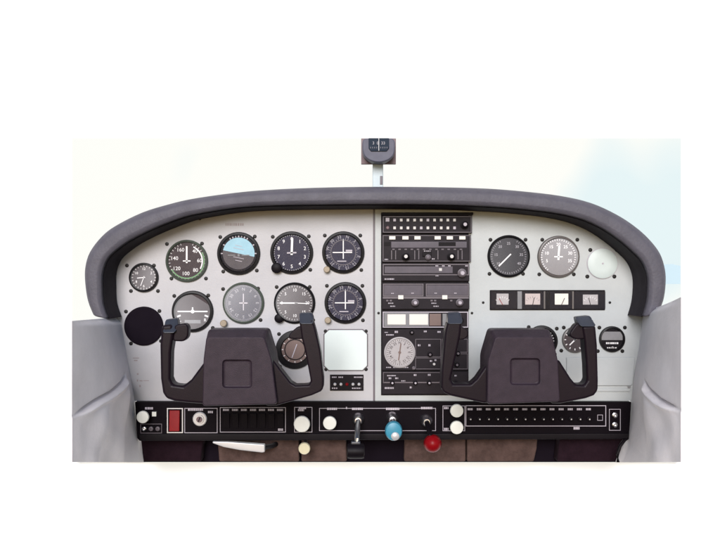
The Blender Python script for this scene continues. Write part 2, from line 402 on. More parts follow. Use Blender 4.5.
# ------------------------------------------------------------------ round instruments
def disc(bm, c, r, y, n=48, dome=0.0):
    vc = bm.verts.new(c + Vector((0, y - dome, 0)))
    prev = None; rings = []
    for q in ((0.5, 0.75), (1.0, 0.0)):
        rings.append([bm.verts.new(c + Vector((math.cos(2 * PI * k / n) * r * q[0], y - dome * q[1], math.sin(2 * PI * k / n) * r * q[0]))) for k in range(n)])
    for k in range(n):
        bm.faces.new((vc, rings[0][k], rings[0][(k + 1) % n]))
        bm.faces.new((rings[0][k], rings[1][k], rings[1][(k + 1) % n], rings[0][(k + 1) % n]))
def gauge(name, label, cat, px, py, r, dial='dial', bezel='bezel', bz=0.86, screws=None, glasskind='clear', tilt=None, knob=None, group=None, nums=None, marks=None, needles=(), sq=False, y0=None, extra=None, markm='white'):
    if y0 is None: y0 = 0.0 if px < 374 else -0.002
    c = U(px, py, 0); R_ = r * S
    t = thing(name, label, cat, (c.x, y0, c.z), group)
    cc = Vector((c.x, y0, c.z))
    bm = B()
    lathe(bm, cc, [(R_ * 1.0, 0.0), (R_ * 1.0, -0.0035), (R_ * 0.965, -0.0062), (R_ * (bz + 0.02), -0.007), (R_ * bz, -0.006), (R_ * (bz - 0.03), -0.0012)], 56)
    fin(bm, 'bezel', bezel, t)
    bm = B(); lathe(bm, cc, [(R_ * (bz + 0.005), -0.0006), (R_ * (bz + 0.005), -0.0012)], 48, cap1=True)
    fin(bm, 'dial', dial, t, smooth=False)
    yd = -0.0014
    if marks or nums:
        bm = B()
        if marks:
            for (n_, a0, a1, r0, r1, w_) in marks:
                for i in range(n_):
                    a_ = math.radians(a0 + (a1 - a0) * i / max(1, n_ - 1 if abs(a1 - a0) < 360 else n_))
                    bar(bm, cc, a_, R_ * r0, R_ * r1, w_ * S, yd, 0.0002)
        if nums:
            words, a0, a1, rr, size, spin = nums
            for i, s_ in enumerate(words):
                if not s_: continue
                a_ = math.radians(a0 + (a1 - a0) * i / (len(words) if abs(a1 - a0) >= 360 else len(words) - 1))
                p = cc + Vector((math.sin(a_) * R_ * rr, yd - 0.0003, math.cos(a_) * R_ * rr))
                add_text(bm, s_, p, size * S * 0.84, a_ if spin else 0)
        fin(bm, 'dial_markings', markm, t, smooth=False)
    for (ang, r0, r1, w_, mm) in needles:
        bm = B(); bar(bm, cc, math.radians(ang), -R_ * r0, R_ * r1, w_ * S, -0.0023, 0.0005)
        fin(bm, 'needle', mm, t, smooth=False)
    if extra: extra(t, cc, R_, yd)
    if glasskind:
        bm = B(); disc(bm, cc, R_ * (bz - 0.005), -0.0045, 48, 0.0006)
        if tilt:
            tocam = (Vector((0, -D, 0)) - cc).normalized()
            aim = (SUN + Vector((tilt[0], 0, tilt[1]))).normalized()
            R3 = Vector((0, -1, 0)).rotation_difference((tocam + aim).normalized()).to_matrix()
            for v in bm.verts: v.co = cc + Vector((0, -0.0085, 0)) + R3 @ (v.co - cc - Vector((0, -0.0045, 0)))
        fin(bm, 'glass', GLASS[glasskind], t, angle=90)
    if screws is None:
        k = r * 0.80
        screws = [(-k, -k), (k, -k), (-k, k), (k, k)]
    for (dx, dy) in screws: screw(px + dx, py + dy, t, y0)
    if knob:
        kx, ky, kr, km = knob
        kc = U(kx, ky, 0); kc.y = y0
        bm = B()
        lathe(bm, kc, [(kr * S * 0.7, 0), (kr * S * 0.7, -0.004), (kr * S, -0.0045), (kr * S, -0.012), (kr * S * 0.8, -0.0135)], 20, cap1=True)
        fin(bm, 'adjusting_knob', km, t)
    return t

GG = 'round flight instruments in the panel'
TK = [(36, 0, 360, 0.76, 0.83, 0.45), (12, 0, 360, 0.71, 0.83, 0.7)]
gauge('round_gauge', 'small dark round gauge directly above the plain black oval cover plate', 'gauge', 144, 277.5, 14.8,
      dial='dialbrown', marks=[(24, 0, 360, 0.72, 0.82, 0.4)], nums=(['12', '', '2', '', '4', '', '6', '', '8', '', '10', ''], 0, 360, 0.58, 4.2, False),
      needles=[(265, 0.1, 0.45, 0.8, 'white'), (200, 0.1, 0.6, 0.6, 'white')], glasskind='mid', tilt=(-0.21, 0.02),
      screws=[(-17, -12), (10, -12), (-13, 13.5), (14, 13.5)])
def arcs(t, cc, R_, yd):
    bm = B(); arc(bm, cc + Vector((0, 0, 0)), math.radians(60), math.radians(240), R_ * 0.79, R_ * 0.84, yd - 0.0002); fin(bm, 'green_arc', 'green', t, smooth=False)
    bm = B(); arc(bm, cc, math.radians(25), math.radians(120), R_ * 0.70, R_ * 0.76, yd - 0.0002); fin(bm, 'white_arc', 'white', t, smooth=False)
gauge('airspeed_indicator', 'round dial with pale numerals from 40 to 160 and coloured rim arcs', 'gauge', 187, 261, 21.2,
      dial='dialbrown', bezel='bezelgreen', bz=0.9, marks=[(30, 20, 340, 0.78, 0.86, 0.4)], nums=(['40', '60', '80', '100', '120', '140', '160'], 40, 330, 0.6, 6.2, False),
      needles=[(0, 0.1, 0.7, 1.7, 'white'), (90, 0.18, 0.18, 1.2, 'white')], extra=arcs, screws=[(-20, -17), (15, -17.5), (-15.5, 17.5), (19, 17.5)])
def attitude(t, cc, R_, yd):
    # split drum, horizon tipped down to the right
    ah = math.radians(12)
    for nm, mm, a0 in (('sky_half', 'ahsky', 0), ('ground_half', 'ahground', PI)):
        bm = B(); n_ = 28; vs = []
        for i in range(n_ + 1):
            a_ = a0 + ah - PI / 2 + PI * i / n_
            vs.append(bm.verts.new(cc + Vector((math.sin(a_) * R_ * 0.74, yd - 0.0004, math.cos(a_) * R_ * 0.74))))
        bm.faces.new(vs); fin(bm, nm, mm, t, smooth=False)
    bm = B()
    for a_ in (-60, -30, -20, -10, 0, 10, 20, 30, 60): bar(bm, cc, math.radians(a_), R_ * 0.755, R_ * 0.84, (1.2 if abs(a_) != 10 else .7) * S, yd, .0003)
    for dz, wd in ((0.22, .25), (0.36, .16), (-.2, .25), (-.34, .16)):
        p = cc + Vector((0, 0, dz * R_)); bar(bm, p, PI / 2 + ah, -R_ * wd, R_ * wd, 0.5 * S, yd - 0.0008, .0002)
    for a_ in (90, 270): bar(bm, cc, math.radians(a_), R_ * 0.72, R_ * 0.83, 1.0 * S, yd, .0003)
    fin(bm, 'bank_scale', 'greymark', t, smooth=False)
    bm = B(); bar(bm, cc + Vector((0, 0, -0.08 * R_)), PI / 2, -R_ * 0.5, -R_ * 0.15, 0.9 * S, yd - 0.001, .0004); bar(bm, cc + Vector((0, 0, -0.08 * R_)), PI / 2, R_ * 0.15, R_ * 0.5, 0.9 * S, yd - 0.001, .0004)
    bar(bm, cc + Vector((0, 0, -0.08 * R_)), 0, -R_ * 0.06, R_ * 0.06, 2.0 * S, yd - 0.001, .0004)
    fin(bm, 'aircraft_symbol', 'dialgrey', t, smooth=False)
gauge('attitude_indicator', 'round artificial horizon, light blue above and dark brown below', 'gauge', 238.8, 253.5, 21.5, extra=attitude,
      screws=[(-18.5, -16.5), (16, -17), (-15.5, 18), (18, 17)])
gauge('altimeter', 'round black altimeter with numerals 0 to 9 and a thick white hand straight up', 'gauge', 291.8, 252.8, 21.5, dial='dialblue',
      marks=[(50, 0, 360, 0.79, 0.83, 0.3)], nums=(list('0123456789'), 0, 360, 0.64, 6.0, False),
      needles=[(2, 0.1, 0.68, 2.2, 'white'), (88, 0.22, 0.22, 1.4, 'greymark')], knob=(277, 268, 5.2, 'black'), screws=[(-19, -16), (17, -16.5), (18.5, 17)])
def vor(t, cc, R_, yd):
    bm = B()
    bar(bm, cc, 0, -R_ * 0.3, R_ * 0.62, 1.0 * S, yd - 0.0002, .0004); bar(bm, cc, PI / 2, -R_ * 0.5, R_ * 0.42, 1.0 * S, yd - 0.0007, .0004)
    fin(bm, 'cross_bars', 'white', t, smooth=False)
    bm = B(); lathe(bm, cc, [(R_ * 0.6, -0.0016), (R_ * 0.6, -0.0020), (R_ * 0.57, -0.0020), (R_ * 0.57, -0.0016)], 40); fin(bm, 'inner_ring', 'trim', t, smooth=False)
    bm = B(); pbox(bm, 360 + cc.x / S + 2.5, 270 - cc.z / S - 2.7, 360 + cc.x / S + 9, 270 - cc.z / S - 0.9, yd - 0.0012, yd - 0.001); pbox(bm, 360 + cc.x / S - 6, 270 - cc.z / S + 8.2, 360 + cc.x / S + 3, 270 - cc.z / S + 9.2, yd - 0.0006, yd - 0.0001); fin(bm, 'flag', 'greymark', t, smooth=False)
card = ['N', '3', '6', 'E', '12', '15', 'S', '21', '24', 'W', '30', '33']
gauge('course_indicator', 'upper of the two dials with white crossed needles, right of the altimeter', 'gauge', 343.3, 252.5, 21.2, dial='dialblue',
      marks=[(36, 0, 360, 0.62, 0.67, 0.35)], nums=(card, 15, 375, 0.75, 5.0, True), markm='softmark', extra=vor, knob=(327, 269.5, 3.2, 'tan'), screws=[(-18.5, -17), (17, -17), (18, 17.5)], group='navigation dials')
gauge('course_indicator', 'lower of the two dials with white crossed needles, above the blank white card', 'gauge', 345.4, 302.8, 20.9, dial='dialblue',
      marks=[(36, 0, 360, 0.62, 0.67, 0.35)], nums=(card, 15, 375, 0.75, 5.0, True), markm='softmark', extra=vor, knob=(328, 320, 3.2, 'tan'), screws=[(-18.5, -17), (17, -17), (17.5, 17.5)], group='navigation dials')
# black cover over an empty hole
t = thing('blanking_plate', 'plain black oval cover plate with no dial, at the far left of the second row', 'cover plate', U(144, 326, 0))
bm = B(); lathe(bm, U(144, 326, 0), [(19.5 * S, 0), (19.5 * S, -0.003), (18.9 * S, -0.0040), (18.2 * S, -0.0040)], 56, cap1=True); fin(bm, 'plate', 'matblack', t)
for dx, dy in ((-18, -14.5), (15.5, -15), (-13, 17.5), (17, 15)): screw(144 + dx, 326 + dy, t, 0)
def turn(t, cc, R_, yd):
    bm = B(); bar(bm, cc, PI / 2, -R_ * 0.72, R_ * 0.72, 1.3 * S, yd - 0.0006, .0004); bar(bm, cc, 0, -R_ * 0.05, R_ * 0.2, 1.3 * S, yd - 0.0006, .0004)
    lathe(bm, cc, [(R_ * 0.09, yd - .0002), (R_ * 0.09, yd - .0012)], 16, cap1=True); fin(bm, 'aircraft_symbol', 'white', t, smooth=False)
    bm = B()
    for sx in (-1, 1): bar(bm, cc + Vector((sx * R_ * 0.66, 0, -R_ * 0.22)), math.radians(90 + 20 * sx), -R_ * 0.09, R_ * 0.09, 1.6 * S, yd, .0003)
    add_text(bm, 'L', cc + Vector((-R_ * 0.6, yd - .0003, -R_ * 0.42)), 4.5 * S); add_text(bm, 'R', cc + Vector((R_ * 0.6, yd - .0003, -R_ * 0.42)), 4.5 * S)
    fin(bm, 'turn_marks', 'white', t, smooth=False)
    bm = B(); pbox(bm, 360 + cc.x / S - 8, 270 - cc.z / S + 8.5, 360 + cc.x / S + 8, 270 - cc.z / S + 12, yd - 0.0006, yd - 0.0001); fin(bm, 'slip_tube', 'dialgrey', t, bevel=.0004)
gauge('turn_coordinator', 'round dial with a white aircraft symbol, behind the left horn of the left yoke', 'gauge', 192.8, 311.4, 20.8, dial='dialbrown', extra=turn,
      glasskind='mid', tilt=(0.17, 0.05), screws=[(-18.5, -15.5), (15.5, -16), (20, 16.5)])
gauge('heading_indicator', 'round compass-card dial under pale glare directly above the hub of the left yoke', 'gauge', 243.6, 303, 20.8, dial='dialblue',
      bezel='bezelgreen', bz=0.9, marks=[(72, 0, 360, 0.78, 0.84, 0.3)], nums=(card, 0, 360, 0.66, 5.0, True), markm='softmark',
      needles=[(0, 0.35, 0.45, 1.0, 'greymark'), (90, 0.2, 0.2, 1.2, 'greymark')], knob=(224.3, 323, 3.4, 'tan'), glasskind='pale', tilt=(0.15, -0.14), screws=[(-20.5, -14), (14.5, -14.5), (17, 17)])
gauge('vertical_speed_indicator', 'round dial with a level white needle, above the right horn of the left yoke', 'gauge', 294.7, 303, 20.7, dial='dialbrown', bz=0.9,
      marks=[(40, 0, 360, 0.77, 0.84, 0.35)], nums=(['0', '5', '10', '15', '20', '15', '10', '5'], 270, 630, 0.62, 5.0, False),
      needles=[(270, 0.15, 0.72, 1.3, 'white'), (92, 0.0, 0.7, 0.8, 'white')], knob=(279.5, 318, 4.6, 'black'), glasskind='mid', tilt=(0.19, -0.10), screws=[(-18, -16), (15, -16), (18.5, 17)])
def adf(t, cc, R_, yd):
    bm = B(); lathe(bm, cc, [(R_ * 0.55, -0.0016), (R_ * 0.55, -0.0024), (R_ * 0.5, -0.0024), (R_ * 0.5, -0.0016)], 36); fin(bm, 'inner_ring', 'black', t, smooth=False)
gauge('bearing_indicator', 'dark dial low in the panel, half hidden by a horn of the left yoke', 'gauge', 295, 349.5, 19.3, dial='rose', bz=0.72, extra=adf,
      marks=[(12, 0, 360, 0.6, 0.68, 0.7)], needles=[(200, 0.3, 0.45, 0.9, 'greymark')], screws=[(-16, -15.5), (16, -16), (-15, 17), (16, 17)])
# blank white card over a square hole
t = thing('blank_card', 'blank white square card with clipped corners, screwed to the panel left of the radios', 'card', U(345.7, 350, 0))
bm = B(); prism(bm, [(329, 330), (362.5, 330), (367, 334.5), (367, 365.5), (362.5, 370), (329, 370), (324.5, 365.5), (324.5, 334.5)], -0.0035, -0.0003); fin(bm, 'card', 'card', t, bevel=0.0008)
bm = B(); prism(bm, [(328.5, 329), (363, 329), (368, 334), (368, 366), (363, 371), (328.5, 371), (323.5, 366), (323.5, 334)], -0.0012, -0.0001); fin(bm, 'gasket', 'trim', t, smooth=False)
for x, y in ((325.5, 331.2), (366, 331.2), (326, 369.3), (366, 369.3)): screw(x, y, t, 0, 1.8)
# annunciator placard under it
t = thing('switch_placard', 'small black placard with two rows of tiny switches, directly under the blank white card', 'placard', U(346.5, 382, 0))
PB('plate', 'black', t, (330, 374.5, 363.5, 390.5), -0.003, -0.0002, .0006)
bm = B()
for x in (332, 338.5, 354, 358): dashes(bm, x, x + 4.5, 377, 1.2, -0.0031, 1.6, 0.4, int(x))
dashes(bm, 332, 338, 388, 1.2, -0.0031, 1.4, .5, 5); dashes(bm, 352, 361, 388, 1.2, -0.0031, 1.4, .5, 6)
letters(bm, 'lettering', 'greymark', t)
for i, x in enumerate((335, 341, 347, 353, 359)):
    bm = B(); lathe(bm, U(x, 384, 0) + Vector((0, -0.003, 0)), [(1.5 * S, 0), (1.5 * S, -0.002), (0.7 * S, -0.003), (0.6 * S, -0.006)], 12, cap1=True)
    fin(bm, 'toggle', 'silverpaint' if i != 2 else 'red', t)

# right side
def manif(t, cc, R_, yd):
    bm = B()
    for sx, s in ((-0.45, '1'), (0.42, '0')): add_text(bm, s, cc + Vector((sx * R_, yd - .0003, 0.3 * R_)), 6 * S)
    fin(bm, 'twin_numerals', 'white', t, smooth=False)
gauge('engine_gauge', 'large round dark dial left of its twin, top row just right of the radios', 'gauge', 508.3, 256.3, 21.2, dial='dial', bz=0.9, markm='softmark',
      marks=[(40, 30, 330, 0.76, 0.84, 0.4)], nums=(['10', '15', '20', '25', '30', '35', '40'], -125, 125, 0.6, 4.4, False), needles=[(225, .15, .66, 1.3, 'white')],
      glasskind='low', tilt=(0.21, 0), screws=[(-18, -16.5), (17, -16.5), (-19, 17.5), (14.5, 17.5)])
gauge('engine_gauge', 'large pale dial in a brown-grey ring, between its dark twin and the white disc', 'gauge', 558, 256.8, 21, dial='dialbrown', bezel='bezelgrey', bz=0.88,
      marks=[(36, -140, 140, 0.76, 0.84, 0.5)], nums=(['5', '10', '15', '20', '25', '30', '35'], -110, 110, 0.58, 5.2, False), needles=[(4, .15, .5, 1.8, 'white'), (90, .2, .2, 1.2, 'white')],
      glasskind='pale', tilt=(0, -0.12), screws=[(-16, -17), (19, -17), (-19, 17.5), (15.5, 17.5)])
t = thing('cover_disc', 'plain white disc with a small centre dot near the top right panel corner', 'cover disc', U(602, 263.5, 0))
bm = B(); lathe(bm, U(602, 263.5, 0), [(15 * S, -0.002), (15 * S, -0.005), (14.4 * S, -0.0058), (7 * S, -0.006)], 48, cap1=True); fin(bm, 'disc', 'discpaint', t)
bm = B(); lathe(bm, U(602, 263.5, 0), [(0.9 * S, -0.0061), (0.9 * S, -0.0072)], 12, cap1=True); fin(bm, 'centre_rivet', 'greymark', t)
bm = B(); lathe(bm, U(602, 263.5, 0), [(15.6 * S, -0.002), (15.6 * S, -0.0032), (15.0 * S, -0.0032)], 48); fin(bm, 'rim', 'greymark', t)
for dx, dy in ((-12, -13.5), (14.5, -13.5), (-15, 13), (12, 13)): screw(602 + dx, 263.5 + dy, t, -0.002, 2.0)

# strip of four small rectangular gauges
PB('seam_strip', 'trim', pn, (373.0, 199.3, 375.2, 401), 0.001, 0.0035)
PB('rear_plate', 'black', pn, (135, 300, 638, 401), 0.0045, 0.0065)
cl = thing('gauge_cluster', 'long black strip of four small rectangular gauges below the two large right-hand dials', 'gauge cluster', U(547, 300, 0))
PB('bezel', 'black', cl, (489.5, 290, 604.5, 310), -0.0055, -0.002, .0012)
for i, (x0, x1, dm, wx0, wx1) in enumerate([(491.5, 515, 'dial', 496, 508), (523, 541.5, 'diallight', 524.5, 539.5), (550.5, 570, 'dialpale', 554, 567.5), (574.5, 603, 'dialblue', 582, 597)]):
    w_ = PB('gauge_window', 'dial', cl, (x0 - 1.5, 291.5, x1 + 1.5, 308.5), -0.0062, -0.0053, .0005)
    PB('gauge_face', dm if i in (1,) else 'dialpale' if i == 0 else 'cream' if i == 2 else 'dialpale', w_, (wx0, 293.5 + (i == 3) * 1, wx1, 304.5), -0.0068, -0.0061, .0003)
    bm = B(); c0 = U((wx0 + wx1) / 2, 304.5, 0)
    for k in range(7): bar(bm, c0, math.radians(-54 + 18 * k), 6.6 * S, 8.4 * S, .4 * S, -0.0069, .0002)
    fin(bm, 'scale', 'white' if i != 1 else 'dialgrey', w_, smooth=False)
    bm = B(); bar(bm, c0, math.radians((-30, 12, 25, -15)[i]), 0, 7.2 * S, .6 * S, -0.0071, .0003); fin(bm, 'pointer', 'red' if i == 0 else 'dial', w_, smooth=False)
for x_ in (516.8, 543, 571.4): PB('divider', 'bezelgrey' if x_ > 520 else 'dialgrey', cl, (x_, 291.2, x_ + (4.5 if x_ < 520 else 1.6), 308.8), -0.0072, -0.0054, .0005)
bm = B(); pbox(bm, 490.5, 291, 603.5, 309, -0.0086, -0.0082); fin(bm, 'glass', GLASS['clear'], cl, smooth=False)

gauge('suction_gauge', 'small black-rimmed gauge peeking out above the top of the right yoke hub', 'gauge', 541.5, 341, 15.8, bz=0.82, marks=[(20, -130, 130, .7, .78, .5)], screws=[(-13, -14), (15, -12.5), (-13, 13), (13, 13)])
gauge('clock', 'small round dial with pale hands, half hidden by the right horn of the right yoke', 'clock', 574.5, 339.5, 13, dial='dialbrown', bezel='bezelgrey', bz=0.85, marks=[(12, 0, 360, .68, .82, .9)],
      needles=[(225, .1, .6, 1.2, 'white'), (45, .1, .4, 1.4, 'white')], screws=[(-11, -12), (12, -12), (-13.5, 11), (12, 11)])
def hobbs(t, cc, R_, yd):
    x = 360 + cc.x / S; y = 270 - cc.z / S
    PB('shade_plate', 'dialgrey', t, (x - 10.5, y - 7.5, x + 10.5, y + 1), -0.0044, -0.003, .0004)
    bm = B(); dashes(bm, x - 6, x + 6.5, y + 4, 1.8, -0.0036, 1.6, .5, 9); dashes(bm, x - 5, x + 5, y + 8.6, 1.0, -0.0036, 1.6, .7, 4); fin(bm, 'counter_digits', 'white', t, smooth=False)
    bm = B(); lathe(bm, cc + Vector((0, 0, -R_ * 0.62)), [(1.1 * S, -.003), (1.1 * S, -.005)], 10, cap1=True); fin(bm, 'reset_pin', 'silver', t)
gauge('hour_meter', 'small round meter with a grey plate, just above the glovebox door', 'gauge', 611.5, 339, 13, dial='black', bz=0.86, extra=hobbs, screws=[(-12.5, -11.5), (13, -11.5), (-14, 12), (10.5, 12)])

# ------------------------------------------------------------------ radio stack
def knobz(name, parent, px, py, r, y, m='trim', h=0.012, n=20, inner=None):
    bm = B(); c = U(px, py, 0); c.y = y
    lathe(bm, c, [(r * S, 0), (r * S, -h * 0.6), (r * S * 0.82, -h * 0.62), (r * S * 0.78, -h), (r * S * 0.55, -h - 0.001)], n, cap1=True)
    o = fin(bm, name, m, parent)
    if inner:
        bm = B(); lathe(bm, c, [(r * S * 0.45, -h), (r * S * 0.45, -h - 0.003)], 12, cap1=True); fin(bm, 'knob_cap', inner, o)
    return o
YR = -0.008
def radio(name, label, r, proud=YR):
    c = U((r[0] + r[2]) / 2, (r[1] + r[3]) / 2, 0)
    t = thing(name, label, 'radio', (c.x, -0.002, c.z), 'radios stacked in the middle of the panel')
    PB('faceplate', 'radio', t, r, proud, -0.002, .0008)
    return t
def frame(name, m, parent, r, y, w_=0.6, d=0.0008):
    bm = B(); x0, y0, x1, y1 = r
    pbox(bm, x0, y0, x1, y0 + w_, y - d, y); pbox(bm, x0, y1 - w_, x1, y1, y - d, y)
    pbox(bm, x0, y0 + w_, x0 + w_, y1 - w_, y - d, y); pbox(bm, x1 - w_, y0 + w_, x1, y1 - w_, y - d, y)
    return fin(bm, name, m, parent, smooth=False)
sh = thing('radio_rack', 'black recessed tray surrounding the column of stacked radios', 'rack', U(425, 305, 0) + Vector((0, -0.002, 0)))
PB('tray', 'black', sh, (381, 213.5, 468.3, 395), -0.0045, -0.0019, .0006)
PB('top_lip', 'black', sh, (381, 212.8, 472.2, 215.6), -0.014, -0.0044, .0006)
# audio panel
t = radio('audio_panel', 'topmost unit of the radio column, two rows of small pale switches and one round knob', (382, 216, 471.3, 233.4), -0.012)
frame('trim_frame', 'trim', t, (382.8, 216.6, 470.6, 232.8), -0.012)
for row, y in enumerate((220.6, 228.4)):
    for i in range(10):
        PB('switch', 'button' if (i + row) % 5 else 'greymark', t, (393 + i * 6.6, y - 1.5, 395.6 + i * 6.6, y + 1.3), -0.0155, -0.0119, .0003)
PB('selector', 'greymark', t, (385.5, 218.2, 389.2, 222), -0.0135, -0.0119, .0003)
bm = B(); lathe(bm, U(387.5, 228, 0) + Vector((0, -0.012, 0)), [(1.8 * S, 0), (1.2 * S, -.0015)], 14, cap1=True); fin(bm, 'marker_light', 'copper', t)
knobz('volume_knob', t, 463.6, 225, 3.9, -0.012, 'black', .012, inner='greymark')
# nav / com radio with buttons
t = radio('navigation_radio', 'second unit down the radio column, a row of square cream buttons above a grey display', (382, 235, 470.3, 262), -0.011)
frame('trim_frame', 'trim', t, (382.6, 235.5, 469.8, 261.5), -0.011)
for x in (392, 405, 417, 437, 449, 461.5): PB('button', 'cream', t, (x - 3, 236.4, x + 3.2, 239.8), -0.0135, -0.0109, .0004)
PB('display', 'radiogrey', t, (391, 241.8, 466, 248), -0.0122, -0.0109, .0004)
PB('dark_window', 'black', t, (384, 242.2, 390.2, 246), -0.0118, -0.0109)
PB('dark_window', 'black', t, (438, 242.2, 455, 246.2), -0.0127, -0.0119)
for x in (405.2, 450.4): knobz('tuning_knob', t, x, 256.6, 3.9, -0.011, 'black', .014, inner='button')
bm = B()
for x in (391, 395, 414, 418, 437, 457, 461): pbox(bm, x, 250.5, x + .8, 259.5, -0.0114, -0.0109)
fin(bm, 'dividers', 'trim', t, smooth=False)
PB('selector', 'black', t, (422, 251.8, 431, 256.5), -0.014, -0.0109, .0006)
knobz('selector_knob', t, 427.5, 257.5, 2.8, -0.011, 'trim', .010)
bm = B(); dashes(bm, 423.5, 430, 251.2, .8, -0.0112, 1.4, .5, 2); dashes(bm, 384.5, 388, 259.5, 1.2, -0.0112, 1.4, .5, 3); dashes(bm, 431.5, 434, 259, 1.2, -0.0112, 1.4, .5, 3); letters(bm, 'lettering', 'greymark', t)
for i in range(12): PB('push_button', 'trim', t, (392 + i * 6.1, 248.9, 394.4 + i * 6.1, 250.0), -0.0122, -0.0109)
# transponder
t = radio('transponder', 'third unit down the radio column, a long dim window beside one large knob', (382, 263.6, 468.7, 281), -0.011)
frame('window_frame', 'trim', t, (382.6, 264, 468.2, 275.2), -0.011, .9)
PB('window', 'radiogrey', t, (384.5, 266.5, 452, 273), -0.0116, -0.0109)
PB('lamp', 'button', t, (438.4, 268.2, 441.4, 271), -0.013, -0.0115, .0003)
knobz('knob', t, 461, 273, 4.3, -0.011, 'trim', .014, inner='greymark')
bm = B()
for x in (435, 441.5, 447.5, 464.5): dashes(bm, x, x + 2.6, 265.9, 1.2, -0.0122, 1.2, .3, int(x))
dashes(bm, 384.5, 394, 279, 1.4, -0.0112, 1.6, .5, 8); dashes(bm, 435, 438, 275.8, .8, -0.0122, 1.2, .3, 1); letters(bm, 'lettering', 'greymark', t)
# twin-window radio
t = radio('communication_radio', 'fourth unit down the radio column, two dim windows each with a cream button below', (382, 282.8, 468.7, 309), -0.011)
for x0, x1, bx, kx in ((382.8, 423, 400.4, 414.6), (425.4, 468, 444, 458.6)):
    frame('window_frame', 'trim', t, (x0, 283.6, x1, 296.2), -0.011, .9)
    PB('window', 'radiogrey', t, (x0 + 1.2, 285, x1 - 1.2, 295), -0.0116, -0.0109)
    PB('button', 'cream', t, (bx - 2.5, 295, bx + 2.7, 299), -0.0145, -0.0109, .0004)
    knobz('tuning_knob', t, kx, 302.3, 3.6, -0.011, 'trim', .014, inner='greymark')
for x in (386, 389.5, 430, 433.5, 449.5): PB('push_button', 'trim', t, (x, 299.6, x + 2.2, 301.2), -0.013, -0.0109, .0002)
PB('rail', 'trim', t, (382.6, 296.6, 468, 298.4), -0.0119, -0.0109)
bm = B()
for x, y in ((391, 293.2), (411, 293), (434, 293), (453.5, 293)): dashes(bm, x, x + 2.6, y, .9, -0.0118, 1.2, .3, int(x))
for x, y in ((388, 303), (390, 306), (431, 303), (433, 306)): dashes(bm, x, x + 5, y, 1, -0.0112, 1.2, .4, int(x))
letters(bm, 'lettering', 'greymark', t)
# distance unit
t = radio('distance_unit', 'fifth unit down the radio column, two bright cream windows side by side', (382, 311, 467.8, 327.6), -0.011)
frame('trim_frame', 'greymark', t, (382.6, 311.4, 467.4, 327.2), -0.011, .9)
PB('backing', 'dialgrey', t, (384, 312.6, 428.5, 325.8), -0.0116, -0.0109)
PB('window', 'cream', t, (387.3, 314, 405.4, 324.2), -0.0124, -0.0115, .0006)
PB('window', 'cream', t, (409, 313.8, 427.6, 324.4), -0.0124, -0.0115, .0006)
PB('window', 'rose', t, (429, 313.4, 440.5, 325.4), -0.012, -0.0109, .0006)
PB('window', 'dialgrey', t, (442, 313.4, 446, 325.4), -0.012, -0.0109, .0003)
knobz('knob', t, 459, 319.5, 3.5, -0.011, 'black', .012)
# direction finder receiver with round dial
t = radio('direction_finder', 'sixth unit down the radio column, with a round silvery dial at its left end', (382, 328.8, 467.8, 369.6), -0.010)
bm = B(); cc = U(399.4, 351.8, 0); cc.y = -0.010
lathe(bm, cc, [(15.4 * S, 0), (15.4 * S, -0.0026), (14.2 * S, -0.0034), (13.4 * S, -0.0018), (6 * S, -0.0018)], 44, cap1=True); o = fin(bm, 'dial', 'dialpale', t)
bm = B()
for i in range(36): bar(bm, cc, 2 * PI * i / 36, 11.4 * S, 12.9 * S, .4 * S, -0.002, .0002)
for i, s_ in enumerate(card):
    a_ = 2 * PI * i / 12; add_text(bm, s_, cc + Vector((math.sin(a_) * 9.5 * S, -0.0022, math.cos(a_) * 9.5 * S)), 3.6 * S, a_)
fin(bm, 'dial_markings', 'dialbrown', o, smooth=False)
bm = B(); bar(bm, cc, math.radians(8), -8 * S, 9 * S, 1.1 * S, -0.0024, .0005); lathe(bm, cc, [(1.4 * S, -.002), (1.4 * S, -.0035)], 12, cap1=True); fin(bm, 'needle', 'rose', o, smooth=False)
for r in ((415, 338.5, 440.6, 356.6), (415, 357.2, 440.6, 368.6), (441.6, 338.5, 467, 352), (441.6, 353, 467, 368.6)): frame('section_frame', 'trim', t, r, -0.010, .5)
for x, y, r, mm in ((429.3, 353.6, 2.6, 'black'), (457, 352.5, 2.6, 'black'), (411.3, 331.7, 2.3, 'black'), (456, 363.8, 2.6, 'black'), (413.4, 367.4, 1.8, 'trim')): knobz('knob', t, x, y, r, -0.010, mm, .009, 14, 'trim')
bm = B(); lathe(bm, U(433.7, 363.6, 0) + Vector((0, -0.010, 0)), [(1.4 * S, 0), (1.1 * S, -.002)], 12, cap1=True); fin(bm, 'lamp', 'button', t)
bm = B()
for x0, x1, y, h in ((384.5, 388, 332, .8), (386, 393.5, 334.5, 1.2), (394.5, 398, 331.5, 2), (423.5, 426.5, 331, 1.6), (437, 440.2, 331.5, 1.6), (417.5, 420, 344.8, 1.8), (428, 430, 344.8, 2), (429.5, 431.5, 360.4, 1.6), (434.2, 436, 359.6, 1.6), (386, 391, 366.8, .9), (393, 398, 366.8, .9), (400, 408, 366.8, .9)):
    dashes(bm, x0, x1, y, h, -0.0102, 1.3, .4, int(x0))
letters(bm, 'lettering', 'greymark', t)
